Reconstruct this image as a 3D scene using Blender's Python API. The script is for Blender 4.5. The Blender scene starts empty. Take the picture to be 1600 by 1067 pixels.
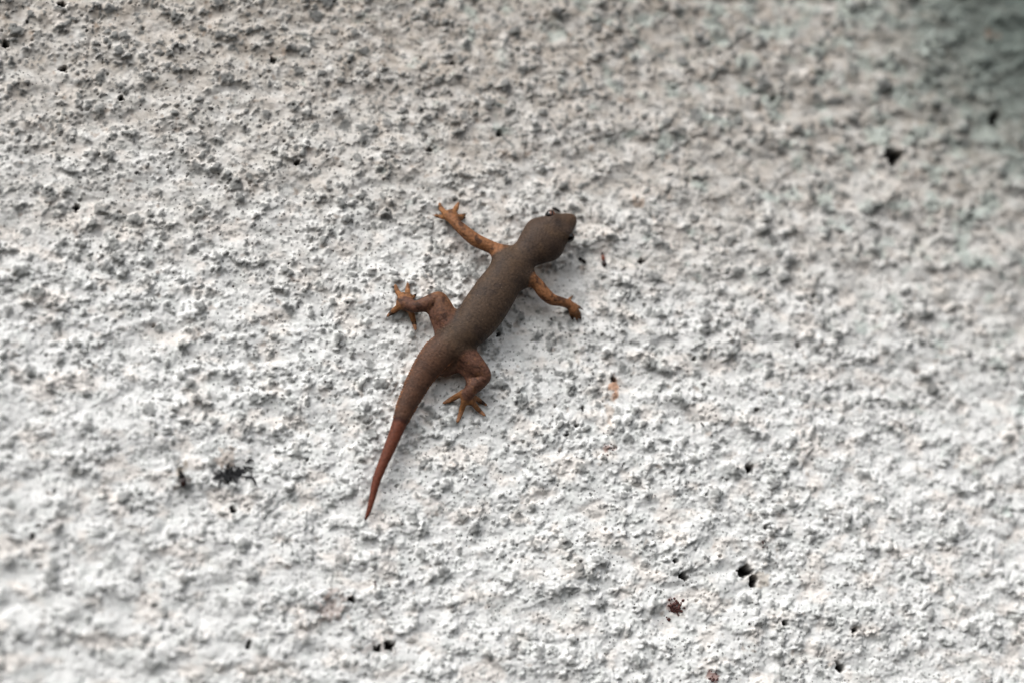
import bpy, bmesh, math, random
import numpy as np
from mathutils import Vector, Matrix

# ------------------------------------------------------------------ camera, sky, sun, exposure
scene = bpy.context.scene
C = scene.collection
MM = 0.001
AZ, EL, DIST, LENS = math.radians(13.0), math.radians(14.5), 0.70, 82.0
AIM = Vector((0.0, 0.0, 0.0))                      # the wall is the plane y = 0, facing -y
VIEW = Vector((math.sin(AZ) * math.cos(EL), math.cos(AZ) * math.cos(EL), math.sin(EL)))
cam_data = bpy.data.cameras.new('camera')
cam = bpy.data.objects.new('camera', cam_data); C.objects.link(cam)
cam.location = AIM - VIEW * DIST
cam.rotation_euler = VIEW.to_track_quat('-Z', 'Y').to_euler()
cam_data.lens = LENS; cam_data.sensor_width = 36.0
cam_data.clip_start = 0.01; cam_data.clip_end = 50.0
cam_data.dof.use_dof = True
cam_data.dof.aperture_fstop = 3.1
scene.camera = cam
W, H = 1600.0, 1067.0
QUAT = VIEW.to_track_quat('-Z', 'Y')

def P(px, py, h=0.0):
    """photo pixel -> (x, z) in mm on the plane h mm in front of the wall"""
    k = 36.0 / LENS / W
    d = QUAT @ Vector(((px - W / 2) * k, -(py - H / 2) * k, -1.0))
    t = (-h * MM - cam.location.y) / d.y
    q = cam.location + d * t
    return q.x / MM, q.z / MM

fx, fz = P(738, 520, 5)
cam_data.dof.focus_distance = (Vector((fx * MM, -5 * MM, fz * MM)) - cam.location).dot(VIEW)

SUN_FROM = Vector((-0.48, -0.52, 0.78)).normalized()
world = bpy.data.worlds.new('World'); scene.world = world; world.use_nodes = True
wn = world.node_tree.nodes; wl = world.node_tree.links
sky = wn.new('ShaderNodeTexSky'); sky.sky_type = 'NISHITA'; sky.sun_disc = False
sky.sun_elevation = math.asin(SUN_FROM.z)
sky.sun_rotation = math.atan2(SUN_FROM.x, SUN_FROM.y)
sky.dust_density = 4.0; sky.air_density = 1.0
hs = wn.new('ShaderNodeHueSaturation'); hs.inputs['Saturation'].default_value = 0.22
wl.new(sky.outputs[0], hs.inputs['Color'])
wl.new(hs.outputs[0], wn['Background'].inputs['Color'])
wn['Background'].inputs['Strength'].default_value = 0.125

sun_data = bpy.data.lights.new('sun', 'SUN'); sun_data.energy = 1.05
sun_data.angle = math.radians(40); sun_data.color = (1.0, 0.98, 0.95)
sun = bpy.data.objects.new('sun', sun_data); C.objects.link(sun)
sun.rotation_euler = (-SUN_FROM).to_track_quat('-Z', 'Y').to_euler()
sun.location = SUN_FROM * 2

vs = scene.view_settings
vs.view_transform = 'Standard'; vs.look = 'None'; vs.gamma = 1.0; vs.use_curve_mapping = False
vs.exposure = 0.58
scene.cycles.max_bounces = 6

# ------------------------------------------------------------------ noise in numpy
rng = np.random.default_rng(11)
LAT = 256
_lat = rng.random((8, LAT, LAT)).astype(np.float32)
_ang = (_lat * 2 * np.pi)
_gx, _gz = np.cos(_ang), np.sin(_ang)

def gnoise(x, z, seed=0):
    """gradient noise, about -1..1"""
    xi = np.floor(x).astype(np.int32); zi = np.floor(z).astype(np.int32)
    fx_ = (x - xi).astype(np.float32); fz_ = (z - zi).astype(np.float32)
    ox, oz = 37 * seed + 11, 91 * seed + 5
    s = seed % 8
    u = fx_ ** 3 * (fx_ * (fx_ * 6 - 15) + 10); v = fz_ ** 3 * (fz_ * (fz_ * 6 - 15) + 10)
    def g(a, b):
        ia, ib = (xi + a + ox) % LAT, (zi + b + oz) % LAT
        return _gx[s][ia, ib] * (fx_ - a) + _gz[s][ia, ib] * (fz_ - b)
    n0 = g(0, 0) * (1 - u) + g(1, 0) * u
    n1 = g(0, 1) * (1 - u) + g(1, 1) * u
    return (n0 * (1 - v) + n1 * v) * 1.5

def fbm(x, z, seed=0, octs=4, gain=0.5):
    s = 0; a = 1.0; t = 0
    for o in range(octs):
        s = s + a * gnoise(x * 2 ** o, z * 2 ** o, seed + o * 3); t += a; a *= gain
    return s / t

_knob_cache = {}
def knobs(x, z, cell, r0, r1, amp, keep, seed, power=0.5):
    """rounded lumps scattered one per cell: the tallest wins"""
    if seed not in _knob_cache:
        r = np.random.default_rng(seed)
        jx = r.random((LAT, LAT)).astype(np.float32); jz = r.random((LAT, LAT)).astype(np.float32)
        rr = (r0 + (r1 - r0) * r.random((LAT, LAT)) ** 1.6).astype(np.float32)
        am = (amp * (0.45 + 0.75 * r.random((LAT, LAT))) * (r.random((LAT, LAT)) < keep)).astype(np.float32)
        _knob_cache[seed] = (jx, jz, rr, am)
    jx, jz, rr, am = _knob_cache[seed]
    gx = x / cell; gz = z / cell
    xi = np.floor(gx).astype(np.int32); zi = np.floor(gz).astype(np.int32)
    out = np.zeros_like(x, dtype=np.float32)
    for a in (-1, 0, 1):
        for b in (-1, 0, 1):
            ia, ib = (xi + a) % LAT, (zi + b) % LAT
            dx = (xi + a + jx[ia, ib] - gx) * cell; dz = (zi + b + jz[ia, ib] - gz) * cell
            q = 1 - (dx * dx + dz * dz) / rr[ia, ib] ** 2
            out = np.maximum(out, am[ia, ib] * np.clip(q, 0, 1) ** power)
    return out

def sm(e0, e1, v):
    t = np.clip((v - e0) / (e1 - e0), 0, 1)
    return t * t * (3 - 2 * t)

# holes seen in the plaster: photo pixel, radius in px, depth in mm
HOLES = [(1170, 892, 8, 7), (1182, 907, 7, 6), (1072, 901, 6, 6), (1173, 732, 6, 6), (1228, 974, 5, 5),
         (1391, 243, 8, 7), (1398, 249, 10, 7), (1404, 243, 7, 7), (1556, 185, 9, 6), (1211, 153, 5, 4),
         (1337, 984, 5, 4), (961, 592, 4, 5), (551, 936, 5, 4), (610, 1009, 6, 5), (593, 1014, 5, 4),
         (1316, 1042, 6, 5), (1198, 824, 3, 4), (1056, 877, 3, 4), (1003, 409, 5, 4), (391, 1003, 3, 4), (389, 1010, 4, 4),
         (60, 822, 3, 3), (52, 838, 4, 3), (1273, 462, 4, 3), (782, 208, 5, 4), (673, 234, 4, 4),
         (708, 100, 4, 4), (366, 796, 5, 4), (8, 68, 5, 4), (100, 106, 5, 4), (98, 9, 5, 4), (120, 325, 5, 4),
         (190, 154, 4, 4), (465, 255, 4, 4), (428, 93, 4, 4), (913, 638, 3, 4), (886, 679, 3, 4), (1250, 540, 4, 4),
         (903, 664, 3, 4), (780, 523, 3, 4), (1103, 601, 3, 4), (1185, 640, 4, 4), (1524, 325, 5, 3), (1086, 560, 3, 4)]
HOLES = [(*P(a, b), r * 0.187 * (1.28 if r >= 6 else 1.1), d) for a, b, r, d in HOLES]

def relief(x, z, pits=True, caps=False):
    """height of the roughcast in mm at (x, z) in mm; with caps also how far up a knob each point is"""
    x = np.asarray(x, np.float32); z = np.asarray(z, np.float32)
    ax, az = gnoise(x / 1.3, z / 1.3, 4), gnoise(x / 1.3, z / 1.3, 5)
    wx = x + 1.6 * fbm(x / 6, z / 6, 1, 3) + 0.50 * ax
    wz = z + 1.6 * fbm(x / 6, z / 6, 2, 3) + 0.50 * az
    h = 1.7 * fbm(x / 30, z / 22, 0, 3)
    h = h + 1.2 * fbm(wx / 8.5, wz / 6.2, 5, 2)
    clump = 0.22 + 0.78 * sm(-0.28, 0.24, fbm(x / 15, z / 11, 3, 3))
    k1 = knobs(wx, wz, 5.6, 1.0, 2.7, 1.0, 0.60, 21, 0.62)
    k2 = knobs(wx + 1.3, wz, 3.0, 0.65, 1.55, 1.0, 0.70, 22, 0.62)
    k3 = knobs(x + 0.45 * ax, z + 0.45 * az, 1.55, 0.33, 0.80, 1.0, 0.72, 23, 0.7)
    h = h + clump * (1.25 * k1 + 0.85 * k2) + (0.35 + 0.65 * clump) * 0.48 * k3
    h = h + 0.16 * fbm(x / 1.2, z / 1.1, 6, 2)
    if pits:
        h = h - (0.5 + 0.5 * clump) * knobs(x, z, 1.9, 0.16, 0.45, 0.8, 0.36, 24)
        h = h - knobs(x, z, 9.0, 0.22, 0.5, 2.4, 0.45, 25)
        for hx, hz, r, d in HOLES:
            m = (np.abs(x - hx) < 4 * r) & (np.abs(z - hz) < 4 * r)
            if m.any():
                dx = x[m] - hx; dz = z[m] - hz
                q = np.sqrt(dx * dx + dz * dz) + 0.75 * r * gnoise(x[m] / (r * 1.1), z[m] / (r * 1.1), 7)
                h[m] = h[m] - d * (1 - sm(0.55 * r, 1.05 * r, q))
    h = h - 1.2
    return (h, clump, k1, k2, k3) if caps else h

def lean(x, z, h):
    """lumps sag downward a little: where the surface point really lies"""
    return x + 0.06 * np.maximum(h, -1.5), z - 0.24 * np.maximum(h, -1.5)

def wall_top(x, z, r=0.9):
    """height in mm on which a foot pressed against the wall at (x, z) rests"""
    a = np.linspace(0, 2 * np.pi, 9)[:-1]
    xs = np.concatenate([[x]] + [x + k * r * np.cos(a) for k in (0.5, 1)])
    zs = np.concatenate([[z]] + [z + k * r * np.sin(a) for k in (0.5, 1)])
    hh = relief(xs, zs, False)
    hh = relief(xs - 0.06 * hh, zs + 0.24 * hh, False)
    return float(np.percentile(hh, 65))

# ------------------------------------------------------------------ materials
def new_mat(name):
    m = bpy.data.materials.new(name); m.use_nodes = True
    return m, m.node_tree.nodes, m.node_tree.links, m.node_tree.nodes['Principled BSDF']

def attr_mat(name, attr, rough, spec, grain, grain_amt, bump_scale, bump_dist, kind='noise'):
    """colour from the surface attribute, broken up by fine noise, with fine relief"""
    m, n, l, b = new_mat(name)
    a = n.new('ShaderNodeAttribute'); a.attribute_name = attr
    tc = n.new('ShaderNodeTexCoord')
    no = n.new('ShaderNodeTexNoise'); no.inputs['Scale'].default_value = grain; no.inputs['Detail'].default_value = 5
    l.new(tc.outputs['Object'], no.inputs['Vector'])
    mr = n.new('ShaderNodeMapRange'); mr.inputs['From Min'].default_value = 0.28; mr.inputs['From Max'].default_value = 0.72
    mr.inputs['To Min'].default_value = 1 - grain_amt; mr.inputs['To Max'].default_value = 1 + grain_amt
    l.new(no.outputs['Fac'], mr.inputs['Value'])
    mx = n.new('ShaderNodeMix'); mx.data_type = 'RGBA'; mx.blend_type = 'MULTIPLY'; mx.inputs['Factor'].default_value = 1
    l.new(a.outputs['Color'], mx.inputs['A']); l.new(mr.outputs[0], mx.inputs['B'])
    l.new(mx.outputs['Result'], b.inputs['Base Color'])
    b.inputs['Roughness'].default_value = rough; b.inputs['Specular IOR Level'].default_value = spec
    if kind == 'scales':
        t = n.new('ShaderNodeTexVoronoi'); t.feature = 'SMOOTH_F1'; t.inputs['Scale'].default_value = bump_scale
        out = t.outputs['Distance']; inv = True
    else:
        t = n.new('ShaderNodeTexNoise'); t.inputs['Scale'].default_value = bump_scale; t.inputs['Detail'].default_value = 4
        out = t.outputs['Fac']; inv = False
    l.new(tc.outputs['Object'], t.inputs['Vector'])
    bp = n.new('ShaderNodeBump'); bp.inputs['Distance'].default_value = bump_dist; bp.inputs['Strength'].default_value = 0.8
    bp.invert = inv
    l.new(out, bp.inputs['Height']); l.new(bp.outputs[0], b.inputs['Normal'])
    return m

def plain_mat(name, col, rough=0.5, spec=0.4, var=0.35, scale=900):
    m, n, l, b = new_mat(name)
    tc = n.new('ShaderNodeTexCoord'); no = n.new('ShaderNodeTexNoise'); no.inputs['Scale'].default_value = scale
    l.new(tc.outputs['Object'], no.inputs['Vector'])
    cr = n.new('ShaderNodeValToRGB')
    cr.color_ramp.elements[0].position = 0.3; cr.color_ramp.elements[1].position = 0.7
    cr.color_ramp.elements[0].color = tuple(c * (1 - var) for c in col) + (1,)
    cr.color_ramp.elements[1].color = tuple(c * (1 + var) for c in col) + (1,)
    l.new(no.outputs['Fac'], cr.inputs[0]); l.new(cr.outputs[0], b.inputs['Base Color'])
    b.inputs['Roughness'].default_value = rough; b.inputs['Specular IOR Level'].default_value = spec
    return m

M_WALL = attr_mat('painted_roughcast', 'paint', 0.75, 0.25, 1500, 0.06, 4200, 0.00022)
def add_flecks(m):
    """pin-head flecks of mould and open pores in the paint"""
    n, l = m.node_tree.nodes, m.node_tree.links
    b = n['Principled BSDF']; src = b.inputs['Base Color'].links[0].from_socket
    tc = n.new('ShaderNodeTexCoord')
    for scale, size, amt in ((700, 0.36, 0.85), (400, 0.17, 1.0)):
        v = n.new('ShaderNodeTexVoronoi'); v.inputs['Scale'].default_value = scale
        l.new(tc.outputs['Object'], v.inputs['Vector'])
        sx = n.new('ShaderNodeSeparateColor'); l.new(v.outputs['Color'], sx.inputs[0])
        rad = n.new('ShaderNodeMath'); rad.operation = 'MULTIPLY'; rad.inputs[1].default_value = size
        l.new(sx.outputs[0], rad.inputs[0])
        mr = n.new('ShaderNodeMapRange'); l.new(v.outputs['Distance'], mr.inputs['Value'])
        mr.inputs['From Min'].default_value = 0.0; l.new(rad.outputs[0], mr.inputs['From Max'])
        mr.inputs['To Min'].default_value = 1.6 * amt; mr.inputs['To Max'].default_value = 0.0
        no = n.new('ShaderNodeTexNoise'); no.inputs['Scale'].default_value = 130; no.inputs['Detail'].default_value = 3
        l.new(tc.outputs['Object'], no.inputs['Vector'])
        mk = n.new('ShaderNodeMapRange'); mk.inputs['From Min'].default_value = 0.36; mk.inputs['From Max'].default_value = 0.52
        l.new(no.outputs['Fac'], mk.inputs['Value'])
        mu = n.new('ShaderNodeMath'); mu.operation = 'MULTIPLY'; mu.use_clamp = True
        l.new(mr.outputs[0], mu.inputs[0]); l.new(mk.outputs[0], mu.inputs[1])
        mx = n.new('ShaderNodeMix'); mx.data_type = 'RGBA'; mx.inputs['B'].default_value = (0.07, 0.068, 0.065, 1)
        l.new(mu.outputs[0], mx.inputs['Factor']); l.new(src, mx.inputs['A']); src = mx.outputs['Result']
    l.new(src, b.inputs['Base Color'])
add_flecks(M_WALL)
M_SKIN = attr_mat('gecko_skin', 'hide', 0.62, 0.22, 1300, 0.38, 1900, 0.00018, 'scales')
M_EYE = plain_mat('eye_black', (0.006, 0.004, 0.003), 0.08, 0.6)
M_IRIS = plain_mat('iris_amber', (0.11, 0.030, 0.008), 0.15, 0.6, 0.6, 1800)
M_CLAW = plain_mat('claw_horn', (0.06, 0.035, 0.02), 0.35)
M_BLACK = plain_mat('black_dirt', (0.008, 0.007, 0.007), 0.7, 0.3)
M_RED = plain_mat('ant_red_brown', (0.16, 0.036, 0.014), 0.3, 0.5)
M_DARKRED = plain_mat('ant_dark', (0.020, 0.007, 0.005), 0.3, 0.5)
M_WING = plain_mat('insect_wing_grey', (0.16, 0.15, 0.14), 0.4, 0.5)
M_CRUMB = plain_mat('crumb_red_brown', (0.09, 0.04, 0.035), 0.8, 0.2, 0.7, 2500)
M_SOOT = plain_mat('cobweb_dust', (0.035, 0.036, 0.038), 0.9, 0.1, 0.6, 1500)

# ------------------------------------------------------------------ mesh helpers
def mesh_obj(name, verts, quads, mat, parent=None, smooth=True, tris=None):
    me = bpy.data.meshes.new(name)
    verts = np.asarray(verts, np.float32); quads = np.asarray(quads, np.int32)
    me.vertices.add(len(verts)); me.vertices.foreach_set('co', verts.ravel())
    nq = len(quads)
    me.loops.add(nq * 4); me.loops.foreach_set('vertex_index', quads.ravel())
    me.polygons.add(nq)
    me.polygons.foreach_set('loop_start', np.arange(0, nq * 4, 4, dtype=np.int32))
    me.polygons.foreach_set('use_smooth', np.full(nq, smooth))
    me.update(calc_edges=True); me.validate()
    me.materials.append(mat)
    o = bpy.data.objects.new(name, me); C.objects.link(o)
    if parent: o.parent = parent
    return o

def bm_obj(name, bm, mat, parent=None, smooth=True):
    me = bpy.data.meshes.new(name); bm.to_mesh(me); bm.free()
    if smooth:
        for p in me.polygons: p.use_smooth = True
    me.materials.append(mat)
    o = bpy.data.objects.new(name, me); C.objects.link(o)
    if parent: o.parent = parent
    return o

def set_attr(o, name, cols):
    a = o.data.color_attributes.new(name, 'FLOAT_COLOR', 'POINT')
    a.data.foreach_set('color', np.concatenate([cols, np.ones((len(cols), 1))], 1).astype(np.float32).ravel())

def tag(o, label, cat, group=None):
    o['label'] = label; o['category'] = cat
    if group: o['group'] = group
    return o

def w3(x, z, h):                                   # mm on the wall -> world metres
    return Vector((x * MM, -h * MM, z * MM))

# ------------------------------------------------------------------ the roughcast wall
def build_wall():
    def axis(c0, c1, step, out):
        mid = np.arange(c0, c1, step)
        g = []; s = step; p = 0.0
        while p < out:
            s = min(s * 1.06, 6.0); p += s; g.append(p)
        g = np.array(g)
        return np.concatenate([(c0 - g)[::-1], mid, mid[-1] + g])
    xs = axis(-176, 184, 0.345, 420); zs = axis(-118, 132, 0.345, 420)
    nx, nz = len(xs), len(zs)
    X, Z = np.meshgrid(xs, zs, indexing='ij'); X = X.astype(np.float32).ravel(); Z = Z.astype(np.float32).ravel()
    h, clump, k1, k2, k3 = relief(X, Z, True, True)
    # paint: white, with beige that deepens towards the top, algae and stains that have a shape of their own
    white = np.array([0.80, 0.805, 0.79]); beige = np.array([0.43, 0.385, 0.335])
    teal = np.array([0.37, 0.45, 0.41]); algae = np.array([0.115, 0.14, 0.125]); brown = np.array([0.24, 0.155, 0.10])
    cement = np.array([0.165, 0.17, 0.165])
    col = np.repeat(white[None], len(X), 0)
    def lay(c, m):
        nonlocal col
        m = np.clip(m, 0, 1)[:, None]; col = col * (1 - m) + c * m
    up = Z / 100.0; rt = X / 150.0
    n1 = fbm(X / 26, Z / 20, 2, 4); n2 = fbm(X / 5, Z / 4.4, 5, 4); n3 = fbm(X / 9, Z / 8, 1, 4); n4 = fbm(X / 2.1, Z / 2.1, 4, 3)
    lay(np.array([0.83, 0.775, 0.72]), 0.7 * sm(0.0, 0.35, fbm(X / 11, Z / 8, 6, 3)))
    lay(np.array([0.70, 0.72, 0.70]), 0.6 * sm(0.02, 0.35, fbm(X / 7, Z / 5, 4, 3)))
    lay(beige, 1.0 * sm(-0.25, 0.95, up * 0.9 + 0.30 * n1 + 0.08 * rt) * (0.8 + 0.6 * n2))  # patchy beige tone, stronger towards the top
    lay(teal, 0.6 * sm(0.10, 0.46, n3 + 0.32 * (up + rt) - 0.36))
    lay(brown, 0.50 * sm(0.34, 0.55, fbm(X / 4, Z / 3.4, 7, 4) + 0.06 * up))
    # the knobs stand proud and have lost their paint: grey cement shows, speckled
    cap = np.maximum(np.maximum(k1 * 1.18, k2 * 1.04), 0.90 * k3) * (0.55 + 0.45 * clump)
    worn = sm(0.32, 0.86, cap + 0.55 * n4 + 0.45 * fbm(X / 0.95, Z / 0.95, 6, 2) + 0.42 * n2 + 0.08 * np.clip(up, -1, 1.2))
    lay(cement, (0.80 + 0.12 * np.clip(up, -1, 1)) * worn)
    cx, cz = P(1600, 10)
    lay(algae, 0.9 * (1 - sm(10, 62, np.hypot((X - cx) * 0.9, (Z - cz) * 0.75) + 14 * n3)))
    # small black flecks of dirt and mould
    fl = knobs(X, Z, 11, 0.22, 0.42, 1.0, 0.6, 32)
    lay(np.array([0.03, 0.02, 0.018]), sm(0.05, 0.4, fl))
    # rust stain below the small hole and further stains
    for px, py, sx, sz, c, a in [(962, 604, 2.0, 3.6, (0.55, 0.27, 0.14), 0.8), (955, 640, 1.6, 5.0, (0.50, 0.36, 0.26), 0.45),
                                 (1000, 318, 3.0, 2.0, (0.40, 0.27, 0.18), 0.6), (1553, 55, 3.0, 2.4, (0.13, 0.075, 0.05), 0.6),
                                 (365, 742, 6.0, 3.0, (0.05, 0.05, 0.052), 1.0), (352, 715, 3.5, 3.2, (0.45, 0.34, 0.26), 0.5),
                                 (284, 733, 2.0, 2.0, (0.30, 0.24, 0.17), 0.7), (1193, 905, 2.8, 4.0, (0.50, 0.43, 0.35), 0.6),
                                 (590, 1012, 6.0, 2.5, (0.2, 0.15, 0.13), 0.5), (520, 950, 5, 5, (0.3, 0.17, 0.12), 0.45),
                                 (1115, 1058, 3.0, 2.0, (0.25, 0.12, 0.10), 0.8), (950, 702, 2.2, 1.2, (0.28, 0.16, 0.13), 0.8), (1055, 946, 2.6, 2.8, (0.34, 0.25, 0.23), 0.75)]:
        x0, z0 = P(px, py)
        q = np.hypot((X - x0) / sx, (Z - z0) / sz) + 1.3 * n4 + 0.5 * n2
        lay(np.array(c), a * (1 - sm(0.45, 1.0, q)))
    for hx, hz, r, d in HOLES:  # shade inside the holes painted into the wall colour
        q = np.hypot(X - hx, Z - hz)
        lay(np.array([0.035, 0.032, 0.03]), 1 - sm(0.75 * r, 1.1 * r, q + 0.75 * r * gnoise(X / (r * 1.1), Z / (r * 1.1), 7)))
    lx, lz = lean(X, Z, h)
    V = np.stack([lx, -h, lz], 1) * MM
    I = np.arange(nx * nz, dtype=np.int32).reshape(nx, nz)
    Q = np.stack([I[:-1, :-1], I[1:, :-1], I[1:, 1:], I[:-1, 1:]], -1).reshape(-1, 4)
    # close the slab: border dropped back 100 mm, and a back face
    ring = np.concatenate([I[:, 0], I[-1, 1:], I[-2::-1, -1], I[0, -2:0:-1]])
    back = V[ring].copy(); back[:, 1] = 0.10
    k = np.arange(len(ring), dtype=np.int32); k2 = (k + 1) % len(ring); base = len(V)
    sides = np.stack([ring[k2], ring[k], base + k, base + k2], 1)
    corner = [base + 0, base + nx - 1, base + nx + nz - 2, base + 2 * nx + nz - 3]
    V = np.concatenate([V, back]); Q = np.concatenate([Q, sides, np.array([corner[::-1]], np.int32)])
    col = np.concatenate([col, np.repeat(white[None], len(back), 0)])
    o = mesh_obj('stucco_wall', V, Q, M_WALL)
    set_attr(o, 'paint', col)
    tag(o, 'rough white painted stucco wall with stains, pores and holes under the gecko', 'wall')
    o['kind'] = 'structure'
    return o
build_wall()

# ------------------------------------------------------------------ the gecko
PX = 0.187                                         # mm per photo pixel near the gecko
STEP = 0.20
gx0, gz0 = P(590, 828, 0); gx1, gz1 = P(925, 300, 0)
H0, H1 = -1.6, 14.5
GX = np.arange(gx0, gx1, STEP, dtype=np.float32); GZ = np.arange(gz0 - 4, gz1 + 2, STEP, dtype=np.float32)
GX = np.arange(P(555, 820, 0)[0], gx1 + 2, STEP, dtype=np.float32)
GH = np.arange(H0, H1, STEP, dtype=np.float32)
SHP = (len(GX), len(GZ), len(GH))
field = np.full(SHP, 8.0, np.float32)
F_body = np.full(SHP, 8.0, np.float32); S_body = np.zeros(SHP, np.float32)
F_limb = np.full(SHP, 8.0, np.float32); F_toe = np.full(SHP, 8.0, np.float32); S_toe = np.zeros(SHP, np.float32)
F_spine = np.full(SHP, 8.0, np.float32)

def catmull(pts, n):
    p = np.asarray(pts, float); p = np.concatenate([[2 * p[0] - p[1]], p, [2 * p[-1] - p[-2]]])
    out = []
    for i in range(1, len(p) - 2):
        for t in np.linspace(0, 1, n, endpoint=False):
            a, b, c, d = p[i - 1], p[i], p[i + 1], p[i + 2]
            out.append(0.5 * (2 * b + (c - a) * t + (2 * a - 5 * b + 4 * c - d) * t * t + (3 * b - a - 3 * c + d) * t ** 3))
    out.append(p[-2]); return np.array(out)

def sub(lo, hi):
    s = []
    for ax, a, b in ((GX, lo[0], hi[0]), (GZ, lo[1], hi[1]), (GH, lo[2], hi[2])):
        i0 = max(0, int(np.searchsorted(ax, a)) - 1); i1 = min(len(ax), int(np.searchsorted(ax, b)) + 1)
        s.append(slice(i0, max(i1, i0 + 1)))
    return tuple(s)

def chain(pts, k, cat=None, margin=2.5):
    """pts: rows of x, z, h, radius, flatness (height of the section / width); blended into the field with radius k"""
    global field
    pts = np.asarray(pts, float)
    R = pts[:, 3].max() + margin
    box = sub(pts[:, :3].min(0) - R, pts[:, :3].max(0) + R)
    tmp = np.full(tuple(s.stop - s.start for s in box), 8.0, np.float32); par = np.zeros_like(tmp)
    n = len(pts) - 1
    for i in range(n):
        a, b = pts[i], pts[i + 1]
        r = max(a[3], b[3]) + margin
        sb = sub(np.minimum(a[:3], b[:3]) - r, np.maximum(a[:3], b[:3]) + r)
        X = GX[sb[0]][:, None, None]; Z = GZ[sb[1]][None, :, None]; Hh = GH[sb[2]][None, None, :]
        f = (a[4] + b[4]) / 2
        d = b[:3] - a[:3]; dd = d @ d + 1e-9
        t = np.clip(((X - a[0]) * d[0] + (Z - a[1]) * d[1] + (Hh - a[2]) * d[2]) / dd, 0, 1)
        q = np.sqrt((X - a[0] - d[0] * t) ** 2 + (Z - a[1] - d[1] * t) ** 2 + ((Hh - a[2] - d[2] * t) / f) ** 2)
        v = (q - (a[3] + (b[3] - a[3]) * t)) * (0.5 + 0.5 * min(f, 1))
        loc = tuple(slice(s.start - o.start, s.stop - o.start) for s, o in zip(sb, box))
        cur = tmp[loc]; m = v < cur
        cur[m] = v[m]; pr = par[loc]; pr[m] = ((i + t) / n)[m] if (i + t).shape == m.shape else np.broadcast_to((i + t) / n, m.shape)[m]
    F = field[box]
    hh = np.maximum(k - np.abs(F - tmp), 0) / k
    field[box] = np.minimum(F, tmp) - hh * hh * k * 0.25
    if cat == 'body':
        m = tmp < F_body[box]; F_body[box][m] = tmp[m]; S_body[box][m] = par[m]
    elif cat == 'limb': F_limb[box] = np.minimum(F_limb[box], tmp)
    elif cat == 'spine': F_spine[box] = np.minimum(F_spine[box], tmp)
    elif cat == 'toe':
        m = tmp < F_toe[box]; F_toe[box][m] = tmp[m]; S_toe[box][m] = par[m]

def carve(x, z, h, r, k):
    R = r + k + 0.5; c = np.array([x, z, h]); b = sub(c - R, c + R)
    X = GX[b[0]][:, None, None]; Z = GZ[b[1]][None, :, None]; Hh = GH[b[2]][None, None, :]
    v = -(np.sqrt((X - x) ** 2 + (Z - z) ** 2 + (Hh - h) ** 2) - r)
    F = field[b]; hh = np.maximum(k - np.abs(F - v), 0) / k
    field[b] = np.maximum(F, v) + hh * hh * k * 0.25

def px_pts(rows, n=6):
    """rows: px, py, height mm, half-width px, flatness"""
    out = []
    for px, py, h, hw, f in rows:
        x, z = P(px, py, h); out.append((x, z, h, hw * PX, f))
    c = catmull(out, n); c[:, 3] = np.maximum(c[:, 3], 0.15); return c

BODY = [(894, 342, 4.6, 7, .85), (889, 346, 5.0, 13, .78), (880, 352, 5.4, 19, .74), (867, 361, 5.6, 26.5, .70),
        (853, 372, 5.6, 33, .64), (842, 381, 5.4, 33, .64), (828, 393, 5.2, 26.5, .72), (815, 405, 5.2, 26, .74),
        (801, 418, 5.4, 29, .72), (789, 434, 5.6, 31, .70), (772, 460, 5.8, 34, .70), (754, 487, 5.8, 35, .69),
        (736, 511, 5.5, 31, .71), (716, 528, 5.0, 26, .72), (700, 541, 4.7, 24, .72), (683, 555, 4.6, 25, .68),
        (662, 582, 4.2, 20.5, .70), (646, 611, 3.8, 17.5, .72), (634, 636, 3.4, 15.0, .75), (625, 659, 3.1, 11.8, .8),
        (609, 699, 2.6, 9.4, .85), (600, 720, 2.4, 8.2, .9), (589, 748, 2.0, 6.9, .92), (582, 776, 1.6, 5.2, .95),
        (576, 798, 1.3, 3.8, 1), (571, 811, 1.1, 1.8, 1)]
for i in range(19, 26):                            # let the thin tail follow the plaster
    px, py, h, hw, f = BODY[i]; x, z = P(px, py, 1.5)
    BODY[i] = (px, py, max(0.55 * h, wall_top(x, z, 1.6)) + 0.75 * hw * PX * f, hw, f)
NB = len(BODY) - 1
body_pts = px_pts(BODY, 6)
chain(body_pts, 0.5, 'body', 4.0)
# jaw muscles, brow ridges, snout and shoulder swellings
def lump(px, py, h, r, f, k, cat='limb', margin=3):
    x, z = P(px, py, h); chain([(x, z, h, r * PX, f), (x + 0.01, z, h, r * PX, f)], k, cat, margin)
lump(840, 360, 4.4, 18, .75, 2.2, None); lump(860, 389, 4.4, 18, .75, 2.2, None)
lump(864, 342, 7.0, 9.5, .8, 1.6, None); lump(884, 366, 7.0, 9.5, .8, 1.6, None)
lump(786, 405, 5.2, 15, .8, 2.5, None); lump(815, 436, 5.2, 15, .8, 2.5, None)
lump(706, 574, 2.9, 9, .7, 2.4, None); lump(695, 580, 2.7, 8, .7, 2.0, None)

def limb(rows, k=2.0, n=6):
    chain(px_pts(rows, n), k, 'limb')

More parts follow.
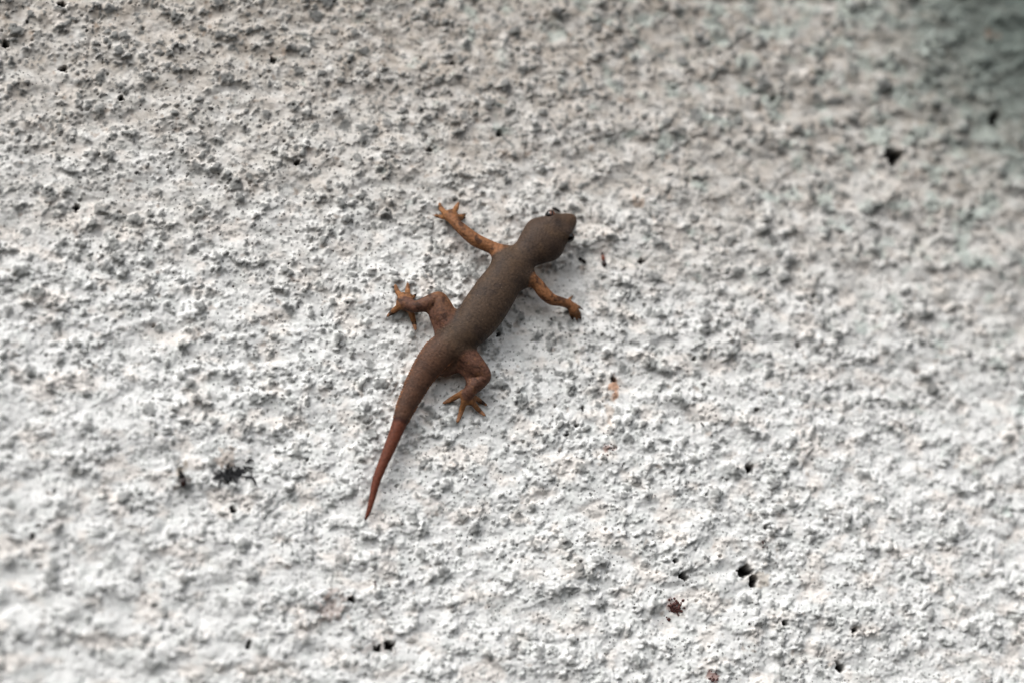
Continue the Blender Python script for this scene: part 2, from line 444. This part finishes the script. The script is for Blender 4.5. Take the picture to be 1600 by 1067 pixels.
limb([(792, 398, 5.0, 12, .9), (768, 387, 4.6, 10.5, .9), (744, 376, 4.2, 11, .9), (727, 363, 3.7, 10, .9), (713, 350, 3.0, 8.6, .8), (705, 340, 2.5, 9, .55)])
limb([(820, 430, 5.0, 11, .9), (838, 443, 4.7, 10, .95), (850, 458, 4.3, 10.5, .95), (862, 468, 3.9, 9.5, .9), (877, 472, 3.3, 7.8, .85), (889, 476, 2.6, 7.6, .7), (896, 483, 2.3, 8, .55)])
limb([(712, 515, 4.6, 17, .75), (703, 506, 4.6, 18, .75), (695, 491, 4.6, 18, .75), (690, 476, 4.6, 15, .8), (685, 467, 4.4, 11.5, .9), (672, 472, 4.1, 11.5, .9), (657, 478, 3.6, 10, .9), (646, 479, 3.1, 10, .8), (633, 473, 2.5, 10, .55)])
limb([(714, 545, 4.6, 15, .8), (731, 558, 4.6, 17, .75), (744, 572, 4.6, 16, .8), (756, 586, 4.4, 11.8, .9), (749, 597, 4.0, 11.2, .9), (738, 607, 3.4, 10, .85), (730, 616, 2.7, 10, .6)])
# loose skin behind the thighs
limb([(688, 520, 3.4, 7, .6), (681, 505, 3.4, 6, .6), (676, 490, 3.6, 6, .7)], 2.5)
limb([(716, 562, 3.4, 6, .6), (724, 577, 3.4, 6, .6), (733, 590, 3.4, 6, .7)], 2.5)

CLAWS = []
def toe(base, mid, tip, r0, rp, rt, hb):
    """base, mid (pad) and tip in photo pixels; radii in px"""
    rows = []
    for (px, py), r, f, hh in ((base, r0, .75, hb), (mid, rp, .5, None), (tip, rt, .7, None)):
        if hh is None:
            x, z = P(px, py, 1.2); hh = wall_top(x, z, 0.8) + 0.55 * r * PX
            hh = min(max(hh, 0.1), 2.6)
        rows.append((px, py, hh, r, f))
    c = px_pts(rows, 6); chain(c, 0.7, 'toe', 1.6)
    CLAWS.append((c[-4, :3], c[-1, :3]))
# left hand
toe((703, 341), (688, 339), (679, 337), 4.2, 3.6, 1.8, 2.3)
toe((699, 337), (689, 326), (687, 319), 4.0, 4.4, 2.2, 2.3)
toe((707, 335), (713, 325), (716, 318), 4.0, 4.4, 2.2, 2.3)
toe((710, 339), (721, 338), (727, 335), 4.0, 3.6, 1.8, 2.3)
toe((711, 343), (720, 342), (725, 341), 3.6, 3.4, 2.2, 2.3)
# right hand
toe((898, 481), (904, 490), (907, 497), 3.8, 3.6, 2.2, 2.0)
toe((896, 486), (900, 494), (902, 501), 3.2, 2.5, 1.5, 2.0)
toe((892, 484), (893, 492), (894.5, 498), 3.6, 3.6, 2.2, 2.0)
toe((888, 471), (891, 467), (894, 464), 3.2, 2.6, 1.5, 2.3)
toe((899, 478), (904, 480), (909, 483), 3.0, 2.8, 1.6, 2.2)
# left foot
toe((630, 468), (621, 456), (618, 447), 5.0, 4.3, 2.6, 2.3)
toe((637, 467), (637, 454), (637, 444), 4.8, 4.2, 2.2, 2.3)
toe((628, 476), (614, 487), (606, 494), 5.2, 4.2, 2.2, 2.3)
toe((640, 481), (646, 501), (649, 514), 5.4, 4.4, 2.6, 2.4)
toe((640, 467), (646, 464), (649, 461), 3.8, 3.0, 1.8, 2.4)
# right foot
toe((722, 614), (704, 624), (694, 629), 5.0, 4.2, 2.2, 2.4)
toe((727, 622), (720, 644), (715, 658), 5.0, 4.2, 2.4, 2.4)
toe((733, 622), (748, 640), (757, 648), 4.8, 4.0, 2.2, 2.4)
toe((736, 617), (750, 626), (759, 632), 4.4, 3.8, 2.2, 2.5)
toe((735, 612), (744, 611), (749, 610), 3.6, 2.8, 1.7, 2.6)
# webs of skin between the toes
for rows in ([(700, 338, 2.0, 6, .45), (704, 332, 1.8, 4.5, .4), (708, 337, 2.0, 6, .45)],
             [(628, 466, 2.0, 6, .45), (631, 462, 1.9, 5, .4), (638, 465, 2.0, 6, .45)],
             [(626, 474, 2.0, 6, .45), (632, 480, 1.9, 5, .4), (638, 480, 2.0, 6, .45)],
             [(727, 624, 2.1, 5, .45), (733, 628, 1.8, 4.5, .4), (737, 624, 2.1, 5, .45)]):
    chain(px_pts(rows, 4), 1.0, 'toe', 1.8)

# pale tubercles along both edges of the tail
sp = body_pts[15 * 6 - 4:19 * 6 + 1]
L = np.concatenate([[0], np.cumsum(np.hypot(*np.diff(sp[:, :2], axis=0).T))])
random.seed(4)
for side in (-1, 1):
    s = 0.3
    while s < L[-1]:
        x, z, h, r, f = [np.interp(s, L, sp[:, i]) for i in range(5)]
        x2, z2 = np.interp(s + 0.3, L, sp[:, 0]), np.interp(s + 0.3, L, sp[:, 1])
        tx, tz = x2 - x, z2 - z; q = math.hypot(tx, tz) or 1; tx /= q; tz /= q
        nx_, nz_ = -tz * side, tx * side
        for up, rr in ((0.02, 0.22), (0.36, 0.12)):
            c = math.sqrt(1 - up * up)
            p0 = np.array([x + nx_ * r * c, z + nz_ * r * c, h + r * f * up])
            p1 = p0 + np.array([nx_ * 0.26 + tx * 0.20, nz_ * 0.26 + tz * 0.20, 0.04])
            chain([(*p0, rr, 1), (*p1, 0.10, 1)], 0.3, 'spine', 1.0)
        s += random.uniform(0.55, 0.85)
# ear openings, nostrils and the fold behind the jaw
x, z = P(839, 417, 5.4); carve(x, z, 5.4, 1.0, 0.7)
x, z = P(812, 371, 4.6); carve(x, z, 4.6, 0.6, 0.8)
x, z = P(897, 350, 5.6); carve(x, z, 5.6, 0.28, 0.3)
x, z = P(890, 335, 5.6); carve(x, z, 5.6, 0.28, 0.3)

def surface_nets(D):
    ins = D < 0
    nx, ny, nz = D.shape
    cnt = np.zeros((nx - 1, ny - 1, nz - 1), np.uint8)
    offs = [(i, j, k) for i in (0, 1) for j in (0, 1) for k in (0, 1)]
    for i, j, k in offs: cnt += ins[i:nx - 1 + i, j:ny - 1 + j, k:nz - 1 + k]
    act = (cnt > 0) & (cnt < 8)
    ci = np.argwhere(act)
    idx = np.full(act.shape, -1, np.int32); idx[act] = np.arange(len(ci), dtype=np.int32)
    val = np.stack([D[ci[:, 0] + i, ci[:, 1] + j, ci[:, 2] + k] for i, j, k in offs], 1)
    acc = np.zeros((len(ci), 3)); num = np.zeros(len(ci))
    for a in range(8):
        for b in range(a + 1, 8):
            oa, ob = np.array(offs[a]), np.array(offs[b])
            if np.abs(oa - ob).sum() != 1: continue
            va, vb = val[:, a], val[:, b]; m = (va < 0) != (vb < 0)
            t = np.where(m, va / np.where(m, va - vb, 1), 0)
            acc += np.where(m[:, None], oa + (ob - oa) * t[:, None], 0); num += m
    v = ci + acc / num[:, None]
    quads = []
    for ax in range(3):
        sl = [slice(1, -1)] * 3; s0 = list(sl); s1 = list(sl)
        s0[ax] = slice(0, -1); s1[ax] = slice(1, None)
        A, B = ins[tuple(s0)], ins[tuple(s1)]
        e = np.argwhere(A != B); flip = A[A != B]
        u, w = [(1, 2), (2, 0), (0, 1)][ax]
        base = e.copy(); base[:, u] += 1; base[:, w] += 1
        def at(du, dw):
            q = base.copy(); q[:, u] += du; q[:, w] += dw
            return idx[q[:, 0], q[:, 1], q[:, 2]]
        q = np.stack([at(-1, -1), at(0, -1), at(0, 0), at(-1, 0)], 1)
        q[~flip] = q[~flip][:, ::-1]; quads.append(q)
    return v, np.concatenate(quads)

gv, gq = surface_nets(field)
gi = np.clip(np.round(gv).astype(int), 0, np.array(SHP) - 1)
samp = lambda F: F[gi[:, 0], gi[:, 1], gi[:, 2]]
fb, sb_, flm, ft, st, fs = samp(F_body), samp(S_body) * NB, samp(F_limb), samp(F_toe), samp(S_toe), samp(F_spine)
gx = gx_ = GX[0] + gv[:, 0] * STEP; gz = GZ[0] + gv[:, 1] * STEP; gh = GH[0] + gv[:, 2] * STEP
def srgb(r, g, b):
    c = np.array([r * 0.82, g * 0.77, b * 0.74]) / 255.0
    return np.where(c < 0.04045, c / 12.92, ((c + 0.055) / 1.055) ** 2.4)
back_c, head_c = srgb(85, 71, 58), srgb(82, 68, 57)
limb_c, thigh_c, toe_c, pad_c = srgb(156, 112, 76), srgb(112, 80, 66), srgb(162, 118, 76), srgb(42, 32, 27)
tail_c, regrow_c, tip_c = srgb(104, 77, 61), srgb(118, 70, 52), srgb(126, 68, 50)
belly_c, spine_c = srgb(196, 150, 112), srgb(186, 132, 92)
N = len(gv); hide = np.repeat(back_c[None], N, 0)
def lay(c, m):
    global hide
    m = np.clip(m, 0, 1)[:, None]; hide = hide * (1 - m) + np.asarray(c) * m
n_a = fbm(gx / 5 + gh / 5, gz / 5, 1, 4); n_b = fbm(gx / 1.6 + gh / 2, gz / 1.6, 5, 3); n_c = fbm(gx / 2.6, gz / 2.6 + gh / 3, 3, 3)
lay(head_c, 1 - sm(5, 8, sb_))
lay(srgb(98, 78, 60), (1 - sm(0.5, 3.0, sb_)) * 0.8)                     # lighter snout
lay(srgb(60, 50, 45), 0.6 * sm(0.05, 0.4, n_a))                         # dark clouds on the back
lay(srgb(100, 82, 62), 0.45 * sm(0.05, 0.45, -n_a))
# regrown tail
lay(tail_c, sm(13.0, 16.0, sb_))
ring = 0.5 + 0.5 * np.sin(sb_ * 2 * np.pi * 5.0)
lay(srgb(72, 54, 45), 0.55 * ring ** 2 * sm(14.5, 16, sb_) * (1 - sm(18.8, 19.0, sb_)))
lay(regrow_c, sm(18.85, 19.0, sb_)); lay(tip_c, sm(20, 24, sb_) * 0.7)
lay(srgb(60, 32, 24), 0.8 * sm(18.75, 18.9, sb_) * (1 - sm(18.95, 19.1, sb_)))
lay(srgb(60, 34, 26), sm(24.6, 24.95, sb_))
# limbs: orange-brown arms, pinker thighs, mottled darker
dl = fb - flm
arm = sm(-0.3, 1.2, dl)
hind = 1 - sm(-6, 6, (gx - P(720, 500, 4)[0]) * 0.6 + (gz - P(740, 500, 4)[1]) * 0.9)
lay(limb_c, arm * (1 - hind)); lay(thigh_c, arm * hind * 0.9)
footd = sm(3.4, 2.4, gh)
lay(toe_c, arm * footd * 0.8)
lay(srgb(62, 40, 29), 0.8 * arm * sm(0.06, 0.34, n_c))
lay(srgb(150, 110, 76), 0.4 * arm * sm(0.1, 0.45, -n_b))
# toes, dark pad edges toward the tips
tz_ = sm(0.32, 0.08, ft) * (ft < np.minimum(fb, flm) + 0.15)
lay(toe_c, tz_); lay(pad_c, tz_ * sm(0.36, 0.62, st) * sm(0.36, -0.10, n_b - 0.12) * 0.95)
# pale underside (countershading of the animal itself)
bx = np.interp(sb_, np.arange(len(body_pts)) / 6.0, body_pts[:, 2])
br = np.interp(sb_, np.arange(len(body_pts)) / 6.0, body_pts[:, 3] * body_pts[:, 4])
lay(belly_c, 0.75 * sm(-0.35, -0.8, (gh - bx) / br) * (1 - arm) * (sb_ < 19))
lay(spine_c, sm(0.20, 0.02, fs) * 0.8 * sm(-0.4, 0.3, n_b))
# dark smudge by the left eye, dark eyelids
for px, py, h, r, c, a in [(871, 349, 8.4, 1.7, (52, 44, 40), .75), (887, 366, 8.0, 1.2, (60, 50, 44), .6)]:
    x, z = P(px, py, h); lay(srgb(*c), a * sm(r, r * 0.3, np.hypot(gx - x, gz - z) + 0.5 * n_b))
fleck = knobs(gx, gz, 1.9, 0.12, 0.22, 1, 0.25, 41)
lay(srgb(170, 155, 135), 0.35 * sm(0.1, 0.6, fleck) * (n_a > 0.05) * (gh > 4))
verts = np.stack([gx, -gh, gz], 1) * MM
root_x, root_z = P(745, 500, 0)
root = bpy.data.objects.new('gecko', None); C.objects.link(root)
root.empty_display_size = 0.01
root.location = (root_x * MM, 0, root_z * MM)
tag(root, 'brown house gecko with a reddish regrown tail clinging to the white stucco wall', 'gecko')
RL = np.array([root_x * MM, 0, root_z * MM])
body = mesh_obj('body', verts - RL, gq[:, ::-1], M_SKIN, root)
set_attr(body, 'hide', hide)

def place(o, pos):                                 # child of the gecko at a world place
    o.location = Vector(pos) - root.location
def ball(name, r, mat, parent, scale=(1, 1, 1), seg=24):
    bm = bmesh.new(); bmesh.ops.create_uvsphere(bm, u_segments=seg, v_segments=seg // 2, radius=r)
    for v in bm.verts: v.co = Vector(v.co[i] * scale[i] for i in range(3))
    return bm_obj(name, bm, mat, parent)
for px, py, h, ox, oz in ((860, 336.8, 7.0, 0.12, 0.28), (889.5, 371, 6.7, 2.2, 0.9)):
    x, z = P(px, py, h)
    e = ball('eye', 1.62 * MM, M_EYE, root); place(e, w3(x, z, h))
    d = Vector((ox, -0.75, oz)).normalized()
    bm = bmesh.new(); bmesh.ops.create_uvsphere(bm, u_segments=24, v_segments=16, radius=1.65 * MM)
    # the iris: a ring on the eyeball, open in a slit where the pupil is
    bmesh.ops.delete(bm, geom=[v for v in bm.verts if v.co.z < 1.28 * MM or (abs(v.co.x) < 0.16 * MM)], context='VERTS')
    ir = bm_obj('iris', bm, M_IRIS, e)
    ir.rotation_euler = d.to_track_quat('Z', 'Y').to_euler()
for a, b in CLAWS:
    d = Vector((b - a)); d.normalize()
    bm = bmesh.new()
    bmesh.ops.create_cone(bm, segments=7, radius1=0.22 * MM, radius2=0.03 * MM, depth=0.95 * MM, cap_ends=True)
    for v in bm.verts:                             # hooked toward the wall
        t = (v.co.z / MM + 0.47) / 0.95; v.co.x += 0.16 * MM * t * t
    c = bm_obj('claw', bm, M_CLAW, root)
    wd = Vector((d.x, -d.z, d.y)); zax = wd; xax = Vector((0, 1, 0)); xax = (xax - zax * xax.dot(zax)).normalized()
    R = Matrix((xax, zax.cross(xax), zax)).transposed()
    c.rotation_euler = R.to_euler()
    place(c, w3(*b[:2], b[2]) + wd * 0.35 * MM)

# ------------------------------------------------------------------ small things on the wall
def rest(px, py, lift=0.3, r=0.6):
    x, z = P(px, py, 1.0); h = wall_top(x, z, r) + lift
    x, z = P(px, py, h); return x, z, h

def tube(bm, pts, radii, seg=7):
    rings = []
    for i, p in enumerate(pts):
        a = pts[max(i - 1, 0)]; b = pts[min(i + 1, len(pts) - 1)]
        t = (b - a).normalized(); u = t.orthogonal().normalized(); v = t.cross(u)
        if rings:                                  # keep the rings from twisting
            u = (prev - t * prev.dot(t)).normalized(); v = t.cross(u)
        prev = u
        rings.append([bm.verts.new(p + (u * math.cos(k * 2 * math.pi / seg) + v * math.sin(k * 2 * math.pi / seg)) * radii[i]) for k in range(seg)])
    for r0, r1 in zip(rings, rings[1:]):
        for k in range(seg): bm.faces.new((r0[k], r0[(k + 1) % seg], r1[(k + 1) % seg], r1[k]))
    bm.faces.new(rings[0][::-1]); bm.faces.new(rings[-1])

def blob(name, pix, radii, mat, label, cat, group=None, seed=0, lift=0.25, wob=0.18):
    """an irregular elongated scrap along photo pixels, radii in px"""
    r = random.Random(seed)
    pts = [w3(*rest(px, py, lift)) for px, py in pix]
    c = np.array([list(p) + [q * PX * MM] for p, q in zip(pts, radii)])
    c = catmull(c, 4) if len(c) > 2 else c
    o0 = Vector(c[len(c) // 2][:3])
    bm = bmesh.new(); tube(bm, [Vector(v[:3]) - o0 for v in c], [max(v[3], 0.00005) for v in c], 9)
    for v in bm.verts:
        k = 1 + r.uniform(-wob, wob); v.co += Vector((r.uniform(-1, 1), r.uniform(-1, 1), r.uniform(-1, 1))) * wob * 0.35 * max(radii) * PX * MM
    o = bm_obj(name, bm, mat); o.location = o0
    return tag(o, label, cat, group)

blob('debris_scrap', [(863, 325), (868, 327), (873, 330), (875, 333)], [1.6, 2.6, 2.2, .9], M_BLACK, 'curved black scrap of dirt touching the wall above the gecko\'s snout', 'debris', seed=1)
blob('debris_scrap', [(880.5, 330), (882.5, 330.5), (884, 331)], [1.2, 1.9, 1.0], M_BLACK, 'tiny round black speck of dirt beside the gecko\'s snout', 'debris', seed=2)
blob('dropping', [(904.5, 403), (907, 405), (909.5, 406.5), (912, 408.5), (915.5, 411)], [1.9, 3.3, 2.2, 3.2, 1.7], M_BLACK, 'black peanut-shaped dropping on the wall between gecko head and red ant', 'dropping', seed=3)
blob('debris_scrap', [(1095, 660), (1098, 663), (1100, 666)], [1, 1.5, .8], M_BLACK, 'thin black sliver on the wall right of the rust stain', 'debris', seed=8)

def ant():
    pos = w3(*rest(942, 404, 0.55))
    root = bpy.data.objects.new('ant', None); C.objects.link(root); root.location = pos; root.empty_display_size = 0.002
    tag(root, 'tiny red-brown ant with dark rear on the wall ahead of the gecko', 'ant')
    def at(px, py, h): x, z = P(px, py, -pos.y / MM + h); return w3(x, z, -pos.y / MM + h) - pos
    def part(name, pix, rad, mat):
        bm = bmesh.new(); c = catmull([list(at(a, b, h)) + [r * PX * MM] for (a, b, h), r in zip(pix, rad)], 5)
        tube(bm, [Vector(v[:3]) for v in c], [max(v[3], 2e-5) for v in c], 8); return bm_obj(name, bm, mat, root)
    part('head', [(940.8, 394.5, 0), (941.2, 396.6, 0), (941.6, 398.8, 0)], [1.2, 2.9, 1.2], M_DARKRED)
    part('thorax', [(941.6, 398.5, 0), (942, 402, .1), (942.8, 406, .1), (943.2, 408, 0)], [1.4, 2.8, 2.7, 1.2], M_RED)
    part('abdomen', [(943.2, 407.6, 0), (943.8, 411, .1), (944.2, 414.6, .05), (943.6, 418, -.05)], [1.2, 4.0, 4.2, 1], M_DARKRED)
    for s in (-1, 1):
        for k, (y0, dx, dy) in enumerate(((400.5, 4, -2.5), (403, 5, .5), (405.5, 4.5, 4))):
            part('leg', [(942.2, y0, .05), (942.2 + s * dx * .55, y0 + dy * .4, .25), (942.2 + s * dx, y0 + dy, -.5)], [.35, .3, .2], M_RED)
        part('antenna', [(941 + s * .6, 395, .1), (941 + s * 2.4, 393, .2), (941 + s * 3.0, 390.6, 0)], [.25, .2, .15], M_RED)
ant()

def fly():
    pos = w3(*rest(285, 748, 1.4))
    root = bpy.data.objects.new('insect', None); C.objects.link(root); root.location = pos; root.empty_display_size = 0.002
    tag(root, 'small dark winged insect with red-brown abdomen beside the black cobweb dirt', 'insect')
    hp = -pos.y / MM
    def at(px, py, h): x, z = P(px, py, hp + h); return w3(x, z, hp + h) - pos
    def part(name, pix, rad, mat):
        bm = bmesh.new(); c = catmull([list(at(a, b, h)) + [r * PX * MM] for (a, b, h), r in zip(pix, rad)], 5)
        tube(bm, [Vector(v[:3]) for v in c], [max(v[3], 2e-5) for v in c], 8); return bm_obj(name, bm, mat, root)
    part('head', [(281, 735, 0), (282, 737.5, 0), (283, 740, 0)], [1.4, 3.3, 1.8], M_BLACK)
    part('thorax', [(283, 739, 0), (284, 743, .2), (285, 747, .1)], [2, 5.2, 3.4], M_BLACK)
    part('abdomen', [(285, 746, 0), (286, 751, .1), (286.8, 757, 0), (287.2, 762, -.2)], [3, 5.0, 4.4, 1.2], M_DARKRED)
    for pts in ([(287, 744), (294, 744), (301, 748), (299, 753), (292, 753)], [(282, 745), (278, 748), (277, 753), (279, 757), (282, 752)]):
        bm = bmesh.new(); top = [bm.verts.new(at(a, b, .5)) for a, b in pts]; bot = [bm.verts.new(at(a, b, .42)) for a, b in pts]
        bm.faces.new(top); bm.faces.new(bot[::-1])
        for i in range(5): bm.faces.new((top[i], bot[i], bot[(i + 1) % 5], top[(i + 1) % 5]))
        bmesh.ops.recalc_face_normals(bm, faces=bm.faces); bm_obj('wing', bm, M_WING, root, False)
    for s in (-1, 1):
        for y0, dx, dy in ((741, 6, -4), (745, 8, 2), (748, 7, 7)):
            part('leg', [(284, y0, 0), (284 + s * dx * .6, y0 + dy * .3, .5), (284 + s * dx, y0 + dy, -.7)], [.55, .5, .35], M_BLACK)
fly()

def cobweb():
    """a tangled tuft of dusty black threads in a hollow of the plaster"""
    r = random.Random(9); x0, z0, h0 = rest(366, 742, 0.1, 1.5); o0 = w3(x0, z0, h0)
    bm = bmesh.new()
    for i in range(46):
        a = (r.gauss(352, 7), r.gauss(743, 6)) if i % 3 else (r.gauss(372, 8), r.gauss(735, 4))
        n = r.randint(3, 5); p = []; ang = r.uniform(0, 6.28); q = list(a)
        for k in range(n):
            x, z, h = rest(q[0], q[1], r.uniform(0.0, 0.7)); p.append(w3(x, z, h) - o0)
            ang += r.uniform(-.9, .9); q = [q[0] + 4.2 * math.cos(ang), q[1] + 3.4 * math.sin(ang)]
        w = r.uniform(.5, 1.7) * PX * MM
        tube(bm, p, [w * .5] + [w] * (n - 2) + [w * .4], 5)
    p = [w3(*rest(a, b, .4)) - o0 for a, b in ((386, 744), (392, 745), (397, 749), (399.5, 754), (399, 758))]
    tube(bm, p, [q * PX * MM for q in (1, 1.5, 1.7, 1.5, .6)], 6)
    o = bm_obj('cobweb_tuft', bm, M_SOOT); o.location = o0
    tag(o, 'black sooty tuft of cobweb dirt in a hollow beside the small insect', 'cobweb')
cobweb()

def crumbs(px, py, n, spread, seed, label, size=(1.0, 2.6)):
    """a crumbly patch: grains stuck together on the plaster"""
    r = random.Random(seed); x0, z0, h0 = rest(px, py, 0, 1.2); o0 = w3(x0, z0, h0); bm = bmesh.new()
    for i in range(n):
        a, b = px + r.gauss(0, spread), py + r.gauss(0, spread)
        p = w3(*rest(a, b, r.uniform(-.05, .3), .4)) - o0
        m = bmesh.ops.create_icosphere(bm, subdivisions=1, radius=r.uniform(*size) * PX * MM)
        for v in m['verts']: v.co = Vector((v.co.x * r.uniform(.7, 1.3), v.co.y * r.uniform(.7, 1.3), v.co.z * r.uniform(.7, 1.3))) + p
    o = bm_obj('dirt_crumb', bm, M_CRUMB, smooth=False); o.location = o0
    tag(o, label, 'dirt')
crumbs(1056, 948, 90, 5.6, 3, 'dark red-brown crumbly lump of dirt on the plaster left of the double hole', (1.0, 2.9))
crumbs(1045, 967, 6, 1.6, 4, 'small dark dirt crumb just below the red-brown lump')
crumbs(952, 702, 14, 4.5, 5, 'sparse reddish dirt crumbs on the wall below the rust stain', (0.8, 1.5))
crumbs(1195, 852, 8, 3.0, 6, 'few tiny dark crumbs on the plaster above the double hole', (0.7, 1.5))
crumbs(1114, 1058, 22, 5.0, 7, 'reddish-brown dirt crumbs on the plaster well below the double hole', (0.8, 1.9))
crumbs(586, 910, 6, 2.0, 8, 'tiny red-brown crumb on the wall under the tail tip', (0.8, 1.6))
